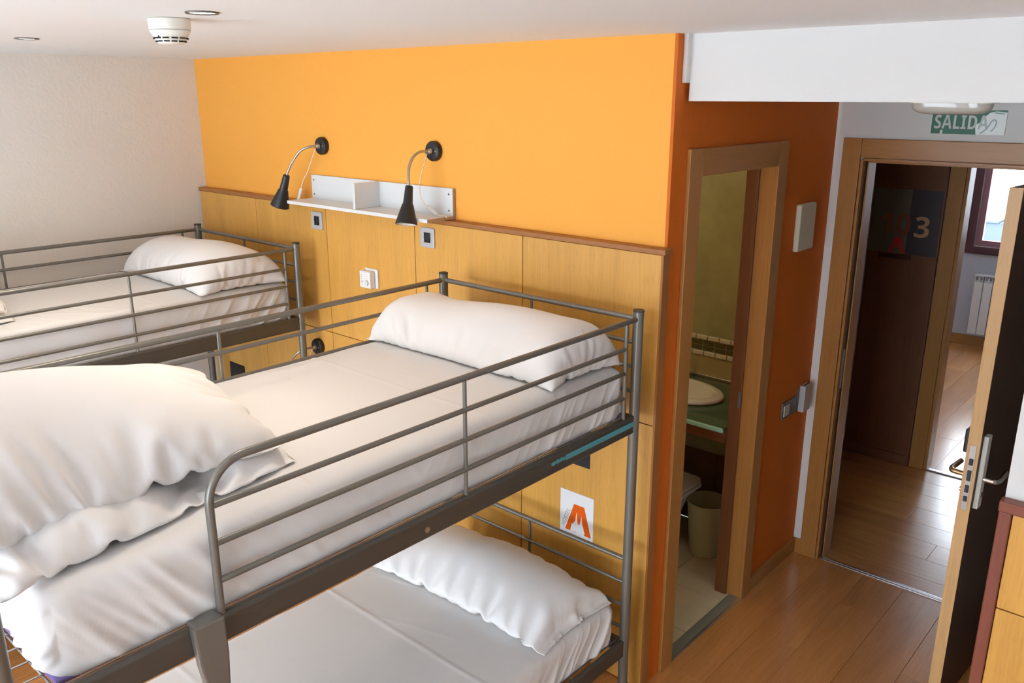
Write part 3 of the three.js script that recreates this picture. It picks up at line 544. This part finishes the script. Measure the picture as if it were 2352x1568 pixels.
// left lamp swings to the left, right lamp hangs straight
const lampL = readingLamp('reading_lamp', [1.16, 2.067, 0.0],
  [[0, 0, 0.04], [-0.012, -0.002, 0.075], [-0.045, -0.022, 0.105], [-0.085, -0.072, 0.125], [-0.112, -0.115, 0.135], [-0.128, -0.150, 0.140]], [-0.129, -0.150, 0.140], [-0.30, -0.93, 0.12],
  [[-0.016, -0.012, 0.036], [-0.030, -0.045, 0.045], [-0.06, -0.10, 0.05], [-0.08, -0.13, 0.05], [-0.105, -0.17, 0.06], [-0.125, -0.212, 0.062]], [[-0.125, -0.215, 0.062], [-0.140, -0.262, 0.07]]);
tag(lampL, 'black gooseneck reading lamp left of the white shelf, its shade swung to the left', 'wall lamp', 'black gooseneck reading lamps');
const lampR = readingLamp('reading_lamp', [1.95, 2.075, 0.0],
  [[0, 0, 0.04], [-0.004, 0.0, 0.085], [-0.010, -0.020, 0.120], [-0.012, -0.060, 0.142], [-0.004, -0.105, 0.155], [0.002, -0.148, 0.16]], [0.002, -0.147, 0.16], [0.12, -0.96, 0.25],
  [[-0.016, -0.012, 0.036], [-0.02, -0.04, 0.045], [-0.034, -0.11, 0.06], [-0.034, -0.155, 0.068], [-0.025, -0.19, 0.072], [-0.003, -0.218, 0.07], [0.01, -0.228, 0.068]], [[0.012, -0.230, 0.068], [0.060, -0.256, 0.064]]);
mesh('cord', tube([[0.060, -0.256, 0.064], [0.085, -0.262, 0.062], [0.112, -0.258, 0.062], [0.122, -0.268, 0.06]], 0.002, 20, 8), M.cordPlastic, lampR);
tag(lampR, 'black gooseneck reading lamp hanging in front of the right half of the white shelf', 'wall lamp', 'black gooseneck reading lamps');
copy(lampL, [1.085, 1.047, 0.045], 'black reading lamp low on the wooden panels between the two bunk beds');

// white wall shelf
{
  const t = group('wall_shelf', [1.565, 1.795, 0.0]);
  mesh('back_panel', bx(-0.5, 0.012, 0.001, 0.5, 0.130, 0.018, { r: 0.002, grain: 'x' }), M.shelfWhite, t);
  const bd = mesh('board', bx(-0.5, 0.0, 0.0, 0.5, 0.0155, 0.168, { r: 0.0015, grain: 'x' }), M.shelfWhite, t);
  lab(mesh('raw_edge', [bx(0.4995, 0.0012, 0.002, 0.5012, 0.0145, 0.166, { r: 0 }), bx(0.4995, 0.014, 0.002, 0.5012, 0.129, 0.0165, { r: 0 })], M.shelfEdge, bd), 'bare chipboard end');
  mesh('divider', bx(0.005, 0.0155, 0.018, 0.022, 0.130, 0.160, { r: 0.0015 }), M.shelfWhite, t);
  for (const x of [-0.48, 0.478]) for (const y of [0.036, 0.105]) mesh('screw', rod([x, y, 0.0175], [x, y, 0.0195], 0.0042), M.greyPlastic, t);
  tag(t, 'white two-compartment wall shelf resting above the wooden panels', 'shelf');
}
// sockets, thermostat
function socket(x, y, z, label) {
  const t = group('power_socket', [x, y, z]);
  const s = rrect(0.083, 0.083, 0.006); const hole = rrect(0.046, 0.048, 0.003); s.holes.push(new THREE.Path(hole.getPoints(4)));
  mesh('frame', new THREE.ExtrudeGeometry(s, { depth: 0.007, bevelEnabled: true, bevelSize: 0.002, bevelThickness: 0.002, bevelSegments: 2, curveSegments: 6 }), M.silverPlastic, t);
  const ins = mesh('insert', bx(-0.0235, -0.0245, 0.0, 0.0235, 0.0245, 0.0075, { r: 0.001 }), M.blackPlastic, t);
  const ring = new THREE.TorusGeometry(0.0185, 0.0022, 8, 32); ring.translate(0, 0, 0.0078); mesh('socket_ring', ring, M.blackPlastic, ins);
  mesh('pin_hole', [rod([-0.0095, 0, 0.007], [-0.0095, 0, 0.0082], 0.0028), rod([0.0095, 0, 0.007], [0.0095, 0, 0.0082], 0.0028)], M.slot, ins);
  return tag(t, label, 'socket', 'square wall sockets');
}
socket(1.136, 1.706, 0.0448, 'square silver framed black socket under the left end of the white shelf');
socket(1.938, 1.708, 0.0448, 'square silver framed black socket under the right end of the white shelf');
{
  const t = group('thermostat', [1.532, 1.468, 0.0448]);
  mesh('back_plate', new RoundedBoxGeometry(0.092, 0.092, 0.008, 3, 0.003).translate(0.012, 0.004, 0.004), M.whitePlastic, t);
  const b = mesh('body', new RoundedBoxGeometry(0.078, 0.082, 0.032, 4, 0.007).translate(0, 0, 0.024), M.whitePlastic, t);
  mesh('dial', rod([0.016, -0.012, 0.040], [0.016, -0.012, 0.047], 0.0135, 28), M.shelfWhite, b);
  mesh('button', bx(-0.024, -0.014, 0.039, -0.014, -0.006, 0.0415, { r: 0.001 }), M.silverPlastic, b);
  for (let i = 0; i < 3; i++) mesh('mark', bx(-0.026, 0.002 + i * 0.009, 0.0395, -0.018, 0.0038 + i * 0.009, 0.0404, { r: 0 }), M.greyPlastic, b);
  tag(t, 'square white thermostat with a small dial on the middle wooden panel', 'thermostat');
}
// printed cards on the panels
function print(w, h, draw, px = 512) {
  const c = document.createElement('canvas'); c.width = px; c.height = Math.round(px * h / w); const x = c.getContext('2d'); draw(x, c.width, c.height);
  const t = new THREE.CanvasTexture(c); t.colorSpace = THREE.SRGBColorSpace; return t;
}
function card(name, x, y, z, w, h, map, back, label, category, thick = 0.003) {
  const t = group(name, [x, y, z]);
  mesh('board', bx(-w / 2, -h / 2, 0, w / 2, h / 2, thick, { r: 0.0008 }), back, t);
  const p = new THREE.PlaneGeometry(w - 0.001, h - 0.001); p.translate(0, 0, thick + 0.0004); mesh('print', p, std({ map, roughness: 0.4 }), t);
  return tag(t, label, category);
}
function archA(x, W, H, x0, y0, x1, y1, col, inner) {        // tall A with two spires cut out
  const P = (u, v) => [x0 + (x1 - x0) * u, y0 + (y1 - y0) * v]; const path = (pts, f) => { x.fillStyle = f; x.beginPath(); pts.forEach(([u, v], i) => (i ? x.lineTo(...P(u, v)) : x.moveTo(...P(u, v)))); x.closePath(); x.fill(); };
  path([[0.33, 0], [0.72, 0], [1, 1], [0.74, 1], [0.66, 0.7], [0.26, 0.72], [0.2, 1], [0, 1]], col);
  path([[0.27, 1.01], [0.27, 0.9], [0.33, 0.78], [0.33, 0.66], [0.385, 0.6], [0.43, 0.26], [0.47, 0.6], [0.50, 0.68], [0.545, 0.68], [0.58, 0.60], [0.62, 0.33], [0.655, 0.62], [0.70, 0.72], [0.72, 0.84], [0.76, 0.9], [0.74, 1.01]], inner);
}
card('poster', 2.781, 0.664, 0.0448, 0.168, 0.196, print(0.168, 0.196, (x, W, H) => {
  x.fillStyle = '#f3f4f6'; x.fillRect(0, 0, W, H);
  archA(x, W, H, W * 0.16, H * 0.26, W * 0.95, H * 0.90, '#f0640a', '#f3f4f6');
  x.save(); x.translate(W * 0.135, H * 0.86); x.rotate(-1.22); x.fillStyle = '#9a8f88'; x.font = `${Math.round(W * 0.155)}px sans-serif`; x.fillText('HOSTEL', 0, 0); x.restore();
  x.fillStyle = '#d9a98a'; x.font = `${Math.round(W * 0.05)}px sans-serif`; x.fillText('www.', W * 0.40, H * 0.905);
}), M.whitePlastic, 'white poster with an orange letter A on the panel over the lower bunk', 'poster');
card('sign', 2.756, 0.968, 0.0448, 0.166, 0.166, print(0.16, 0.16, (x, W, H) => { x.fillStyle = '#111a24'; x.fillRect(0, 0, W, H); archA(x, W, H, W * 0.62, H * 0.22, W * 0.90, H * 0.70, '#d98a45', '#111a24'); }, 256), M.blackPlastic, 'dark navy sign with a small orange emblem showing below the upper beam', 'sign');
card('sign', 0.238, 0.690, 0.0448, 0.160, 0.160, print(0.16, 0.16, (x, W, H) => { x.fillStyle = '#101018'; x.fillRect(0, 0, W, H); archA(x, W, H, W * 0.40, H * 0.50, W * 0.72, H * 0.92, '#b04048', '#101018'); }, 256), M.blackPlastic, 'small black sign with a red emblem low behind the far bunk bed', 'sign');

// ---------------------------------------------------------------- ceiling fittings
{
  const t = group('smoke_detector', [2.360, H, 1.350]);
  mesh('base', lathe([[0, 0], [0.053, 0], [0.054, -0.004], [0.053, -0.028], [0.050, -0.030], [0, -0.030]], 48), M.detector, t);
  const b = mesh('body', lathe([[0.0, -0.029], [0.052, -0.029], [0.052, -0.034], [0.034, -0.062], [0.031, -0.066], [0, -0.067]], 48), M.detector, t);
  for (let i = 0; i < 12; i++) for (let r = 0; r < 2; r++) { const a = (i + 0.5) / 12 * Math.PI * 2, R = r ? 0.0368 : 0.0425, y = r ? -0.0585 : -0.0505; const s = bx(-0.008 + r * 0.001, -0.0017, -0.0022, 0.008 - r * 0.001, 0.0017, 0.0022, { r: 0.0005 }); const m = mesh('slot', s, M.slot, b); m.position.set(R * Math.sin(a), y, R * Math.cos(a)); m.rotation.y = a; }
  mesh('indicator', new THREE.SphereGeometry(0.002, 8, 6).translate(0.016, -0.047, 0.0425), M.slot, b);
  tag(t, 'round white smoke detector with two rows of dark slots on the ceiling', 'smoke detector');
}
const glow = std({ color: C(0.9, 0.9, 0.88), emissive: C(1, 0.98, 0.95), emissiveIntensity: 4.5, roughness: 0.5 });
function spot(x, y, z, label, grp, I = SPOT) {
  const t = group('ceiling_spotlight', [x, y, z]);
  mesh('ring', lathe([[0.030, 0.0], [0.0405, 0.0], [0.0415, -0.002], [0.039, -0.0045], [0.031, -0.003], [0.030, 0.0]], 40), M.ringMetal, t);
  mesh('diffuser', lathe([[0, -0.0022], [0.0305, -0.0022], [0.0305, -0.0008], [0, -0.0008]], 36), glow, t);
  const l = new THREE.SpotLight(C(1, 0.87, 0.70), I, 0, 1.35, 0.9, 2); l.position.set(0, -0.012, 0); l.target.position.set(0, -1, 0); l.castShadow = true; l.shadow.radius = 3; t.add(l, l.target);
  return tag(t, label, 'ceiling light', grp);
}
spot(2.594, H, 1.384, 'lit recessed spotlight on the ceiling just right of the smoke detector');
spot(1.212, H, 1.297, 'lit recessed spotlight on the ceiling left of the smoke detector');
for (const [x, where] of [[1.2, 'nearest the left wall'], [2.6, 'over the bed ladder'], [4.3, 'above the camera']]) spot(x, H, 3.2, `added unseen ceiling spotlight near the bedroom windows for extra light, ${where}`);  // added spotlights, unseen, put in to supply light

// emergency light and exit sign above the entrance
{
  const t = group('emergency_light', [3.775, HB, -0.70]);
  const s = rrect(0.285, 0.10, 0.045); const g = new THREE.ExtrudeGeometry(s, { depth: 0.006, bevelEnabled: false, curveSegments: 10 }); g.rotateX(Math.PI / 2); mesh('base', g, M.offWhite, t);
  const d = new THREE.SphereGeometry(1, 40, 20, 0, Math.PI * 2, Math.PI / 2, Math.PI / 2), p = d.attributes.position;
  for (let i = 0; i < p.count; i++) { const x = p.getX(i), y = p.getY(i), z = p.getZ(i), k = 0.75; p.setXYZ(i, Math.sign(x) * Math.pow(Math.abs(x), 0.55) * 0.128, -Math.pow(Math.abs(y), 0.6) * 0.038, Math.sign(z) * Math.pow(Math.abs(z), 0.7) * 0.044); } d.translate(0, -0.006, 0); d.computeVertexNormals();
  mesh('diffuser', d, phy({ color: C(0.66, 0.63, 0.56), roughness: 0.18, clearcoat: 0.5, transmission: 0.15, thickness: 0 }), t);
  tag(t, 'pale plastic emergency light on the entrance ceiling in front of the exit sign', 'emergency light');
}
{
  const w = 0.288, h = 0.098;
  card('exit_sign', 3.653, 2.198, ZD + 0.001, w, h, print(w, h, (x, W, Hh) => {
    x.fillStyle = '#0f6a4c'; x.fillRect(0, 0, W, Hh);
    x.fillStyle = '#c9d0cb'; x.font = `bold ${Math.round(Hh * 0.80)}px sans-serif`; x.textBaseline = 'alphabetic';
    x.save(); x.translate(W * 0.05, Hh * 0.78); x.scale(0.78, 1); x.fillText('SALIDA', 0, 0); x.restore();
    // painted glare over the right part, letters greyed inside it
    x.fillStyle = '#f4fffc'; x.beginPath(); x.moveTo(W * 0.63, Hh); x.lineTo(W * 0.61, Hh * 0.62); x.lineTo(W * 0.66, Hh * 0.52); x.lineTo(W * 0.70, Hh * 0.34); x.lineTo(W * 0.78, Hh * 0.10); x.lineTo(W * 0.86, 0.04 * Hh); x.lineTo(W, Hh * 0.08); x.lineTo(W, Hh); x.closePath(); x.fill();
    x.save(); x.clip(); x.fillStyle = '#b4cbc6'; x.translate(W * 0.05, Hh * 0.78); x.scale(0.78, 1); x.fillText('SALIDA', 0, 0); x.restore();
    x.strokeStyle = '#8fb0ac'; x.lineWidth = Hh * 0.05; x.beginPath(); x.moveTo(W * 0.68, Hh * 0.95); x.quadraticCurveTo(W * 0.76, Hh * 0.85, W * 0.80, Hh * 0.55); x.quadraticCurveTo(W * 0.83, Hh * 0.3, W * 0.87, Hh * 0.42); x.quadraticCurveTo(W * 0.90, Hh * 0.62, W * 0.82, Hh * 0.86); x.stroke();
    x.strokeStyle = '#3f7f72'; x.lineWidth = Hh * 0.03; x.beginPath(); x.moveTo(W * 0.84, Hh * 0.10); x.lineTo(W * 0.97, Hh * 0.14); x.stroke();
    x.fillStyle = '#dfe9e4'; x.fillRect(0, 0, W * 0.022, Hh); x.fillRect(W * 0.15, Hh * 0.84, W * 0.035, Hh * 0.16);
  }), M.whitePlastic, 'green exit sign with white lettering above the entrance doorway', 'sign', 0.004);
}
// fittings on the hall wall
{
  const t = group('wall_box', [XC, 1.742, -1.135]);
  mesh('cover', new RoundedBoxGeometry(0.026, 0.208, 0.165, 3, 0.006).translate(0.0135, 0, 0), M.creamPlastic, t);
  mesh('back_plate', bx(0, -0.098, -0.077, 0.005, 0.098, 0.077, { r: 0.001 }), M.offWhite, t);
  tag(t, 'cream rectangular plastic box high on the orange hall wall', 'wall box');
}
{
  const t = group('light_switch', [XC, 0.868, -1.175]);
  mesh('frame', new RoundedBoxGeometry(0.010, 0.085, 0.150, 3, 0.003).translate(0.005, 0, 0), M.greyPlastic, t);
  mesh('rocker', new RoundedBoxGeometry(0.008, 0.055, 0.058, 3, 0.002).translate(0.010, 0, 0.036), M.silverPlastic, t);
  tag(t, 'grey framed light switch on the orange hall wall beside the doorway', 'switch');
}
{
  const t = group('key_card_holder', [XC, 0.885, -1.315]);
  mesh('back_plate', bx(0, -0.055, -0.045, 0.008, 0.055, 0.045, { r: 0.002 }), M.greyPlastic, t);
  mesh('body', new RoundedBoxGeometry(0.030, 0.135, 0.075, 3, 0.004).translate(0.023, 0.004, 0.0), M.silverPlastic, t);
  mesh('card_slot', bx(0.0225, 0.0705, -0.03, 0.0275, 0.0730, 0.03, { r: 0 }), M.slot, t);
  tag(t, 'grey projecting key card holder at the end of the orange hall wall', 'card holder');
}
// sign on the corridor door
{
  const w = 0.405, h = 0.395;
  card('door_sign', 3.012, 1.565, Z2 + 0.031, w, h, print(w, h, (x, W, Hh) => {
    x.fillStyle = '#6b6350'; x.fillRect(0, 0, W, Hh); x.fillStyle = '#453b40'; x.fillRect(W * 0.56, 0, W * 0.44, Hh);
    x.font = `bold ${Math.round(Hh * 0.44)}px sans-serif`; x.fillStyle = '#8a5a36'; x.fillText('1', W * 0.14, Hh * 0.70); x.fillStyle = '#8e4a30'; x.fillText('0', W * 0.37, Hh * 0.70); x.fillStyle = '#c79a6a'; x.fillText('3', W * 0.64, Hh * 0.72);
    archA(x, W, Hh, W * 0.30, Hh * 0.74, W * 0.56, Hh * 1.0, '#b8281c', '#6b6350');
  }), M.greyPlastic, 'square grey sign with the number 103 on the dark door across the corridor', 'sign');
  const c = card('door_label', 2.975, 1.348, Z2 + 0.031, 0.20, 0.034, print(0.20, 0.034, (x, W, Hh) => { x.fillStyle = '#4a2413'; x.fillRect(0, 0, W, Hh); x.fillStyle = '#0c0605'; x.font = `bold ${Math.round(Hh * 0.9)}px sans-serif`; x.fillText('2 camas', W * 0.03, Hh * 0.76); }, 384), M.sapele, 'small strip reading 2 camas under the number sign on the corridor door', 'sign', 0.001);
}
// radiator in the far room
{
  const t = group('radiator', [2.735, 0.136, ZW + 0.012]); const n = 9, s = 0.080;
  for (let i = 0; i < n; i++) {
    const x = i * s, q = mesh('section', [new RoundedBoxGeometry(s - 0.006, 0.50, 0.012, 2, 0.004).translate(x + s / 2, 0.25, 0.086), bx(x + s / 2 - 0.006, 0.02, 0.03, x + s / 2 + 0.006, 0.54, 0.082, { r: 0.003 }), bx(x + 0.006, 0.50, 0.03, x + 0.012, 0.56, 0.085, { r: 0.002 }), bx(x + s - 0.012, 0.50, 0.03, x + s - 0.006, 0.56, 0.085, { r: 0.002 }), rod([x + 0.002, 0.06, 0.055], [x + s - 0.002, 0.06, 0.055], 0.017), rod([x + 0.002, 0.50, 0.055], [x + s - 0.002, 0.50, 0.055], 0.017)], M.whitePlastic, t);
  }
  mesh('top_grille', [bx(0, 0.555, 0.028, n * s, 0.572, 0.094, { r: 0.003 })], M.whitePlastic, t);
  mesh('bracket', [bx(0.1, 0.45, 0, 0.12, 0.47, 0.05, { r: 0 }), bx(0.6, 0.45, 0, 0.62, 0.47, 0.05, { r: 0 }), bx(0.1, 0.1, 0, 0.12, 0.12, 0.05, { r: 0 }), bx(0.6, 0.1, 0, 0.62, 0.12, 0.05, { r: 0 })], M.whitePlastic, t);
  tag(t, 'white sectional radiator under the window of the far room', 'radiator');
}

// ---------------------------------------------------------------- bathroom
{
  const t = group('washbasin_counter', [2.45, 0.0, -1.06]);
  const hole = new THREE.Shape(); hole.moveTo(-0.84, -0.29); hole.lineTo(0.543, -0.29); hole.lineTo(0.543, 0.30); hole.lineTo(-0.84, 0.30); hole.closePath(); const e = new THREE.Path(); e.absellipse(0.10, 0.0, 0.225, 0.145, 0, Math.PI * 2); hole.holes.push(e);
  const g = new THREE.ExtrudeGeometry(hole, { depth: 0.012, bevelEnabled: false, curveSegments: 40 }); g.rotateX(Math.PI / 2); g.translate(0, 0.852, 0); mesh('glass_top', g, M.glassTop, t);
  mesh('glass_edge', bx(-0.84, 0.830, 0.290, 0.543, 0.8528, 0.306, { r: 0.007, grain: 'x' }), M.glassEdge, t);
  mesh('apron', bx(-0.84, 0.775, 0.255, 0.543, 0.839, 0.28, { r: 0.003, grain: 'x' }), M.sapele, t);
  mesh('back_trim', bx(-0.84, 0.852, -0.306, 0.543, 0.868, -0.292, { r: 0.003, grain: 'x' }), M.aluStrip, t);
  mesh('towel_bar', [tube([[-0.4, 0.80, 0.282], [-0.4, 0.80, 0.33], [-0.38, 0.80, 0.345], [0.30, 0.80, 0.345], [0.33, 0.80, 0.33], [0.33, 0.80, 0.28]], 0.006, 80, 10)], M.chrome, t);
  tag(t, 'green glass washbasin counter with a dark apron in the bathroom', 'counter');
  const b = group('washbasin', [2.55, 0.852, -1.06]);
  const ell = (pts, ax, az) => { const q = lathe(pts, 64); q.scale(ax, 1, az); q.computeVertexNormals(); return q; };
  mesh('bowl', ell([[0, -0.115], [0.35, -0.112], [0.62, -0.075], [0.76, -0.02], [0.80, 0.018], [0.84, 0.026], [0.97, 0.024], [1.0, 0.012], [0.985, 0.001], [0.82, 0.0008], [0.78, -0.03], [0.64, -0.09], [0.36, -0.125], [0, -0.128]], 0.272, 0.178), M.porcelain, b);
  mesh('drain', rod([0, -0.114, 0], [0, -0.110, 0], 0.022, 24), M.chrome, b);
  tag(b, 'oval white washbasin set into the green glass counter', 'washbasin');
  const f = group('tap', [2.475, 0.852, -1.285]);
  mesh('body', [rod([0, 0, 0], [0, 0.10, 0], 0.017, 20), rod([0, 0, 0], [0, 0.006, 0], 0.024, 20)], M.chrome, f);
  mesh('spout', tube([[0, 0.085, 0], [0, 0.10, 0.05], [0, 0.095, 0.10], [0, 0.08, 0.115]], 0.010, 30, 12), M.chrome, f);
  mesh('lever', rod([0, 0.10, 0], [0.0, 0.135, -0.03], 0.006), M.chrome, f);
  tag(f, 'chrome mixer tap behind the oval washbasin', 'tap');
}
{
  const t = group('toilet', [2.34, 0, -0.965]);
  const prof = (w, d, x1, r) => { const s = new THREE.Shape(); s.moveTo(-0.14, -d / 2); s.lineTo(x1 - r, -d / 2); s.quadraticCurveTo(x1, -d / 2, x1, -d / 2 + r); s.lineTo(x1, d / 2 - r); s.quadraticCurveTo(x1, d / 2, x1 - r, d / 2); s.lineTo(-0.14, d / 2); s.closePath(); return s; };
  const slab = (d, x1, r, y0, y1, bev) => { const g = new THREE.ExtrudeGeometry(prof(0, d, x1, r), { depth: y1 - y0 - 2 * bev, bevelEnabled: true, bevelSize: bev, bevelThickness: bev, bevelSegments: 3, curveSegments: 12 }); g.rotateX(-Math.PI / 2); g.translate(0, y0 + bev, 0); return g; };
  const body = slab(0.29, 0.36, 0.10, 0, 0.355, 0.01), p = body.attributes.position; for (let i = 0; i < p.count; i++) { const k = p.getY(i) / 0.355, s = 0.68 + 0.32 * k * k; p.setX(i, -0.14 + (p.getX(i) + 0.14) * (0.74 + 0.26 * k * k)); p.setZ(i, p.getZ(i) * s); } body.computeVertexNormals();
  mesh('bowl', body, M.porcelain, t);
  mesh('seat', slab(0.31, 0.385, 0.05, 0.357, 0.378, 0.006), M.offWhite, t);
  mesh('lid', slab(0.30, 0.380, 0.045, 0.380, 0.400, 0.007), M.offWhite, t);
  mesh('cistern', [new RoundedBoxGeometry(0.17, 0.40, 0.38, 3, 0.02).translate(-0.235, 0.56, 0), bx(-0.30, 0.0, -0.10, -0.15, 0.365, 0.10, { r: 0.02 })], M.porcelain, t);
  tag(t, 'white toilet with closed lid half hidden behind the bathroom door frame', 'toilet');
}
{
  const t = group('waste_bin', [2.772, 0, -1.095]);
  const g = lathe([[0, 0.004], [0.070, 0.004], [0.074, 0.0], [0.080, 0.004], [0.1035, 0.285], [0.1085, 0.290], [0.1085, 0.298], [0.1045, 0.300], [0.101, 0.296], [0.0775, 0.012], [0, 0.010]], 56);
  mesh('bucket', g, M.binPlastic, t);
  tag(t, 'cream plastic waste bin standing beside the toilet', 'bin');
}
{
  const t = group('added_ceiling_lamp', [2.2, HB, -0.62]);  // added lamp, unseen, put in to light the bathroom
  mesh('base', lathe([[0, 0], [0.10, 0], [0.10, -0.02], [0, -0.02]], 32), M.whitePlastic, t);
  const s = new THREE.SphereGeometry(0.085, 24, 16, 0, Math.PI * 2, Math.PI / 2, Math.PI / 2); s.scale(1, 0.7, 1); s.translate(0, -0.022, 0); mesh('diffuser', s, std({ color: C(0.9, 0.88, 0.8), emissive: C(1, 0.9, 0.62), emissiveIntensity: 1.2 }), t);
  const l = new THREE.PointLight(C(1, 0.86, 0.50), 0.62, 0, 2); l.position.set(0, -0.10, 0); l.castShadow = true; l.shadow.radius = 4; t.add(l);
  tag(t, 'added unseen ceiling lamp that brightens the bathroom', 'ceiling light');
}

scene.traverse((o) => { if (o.isMesh) { o.castShadow = true; o.receiveShadow = true; } });
renderer.render(scene, camera);
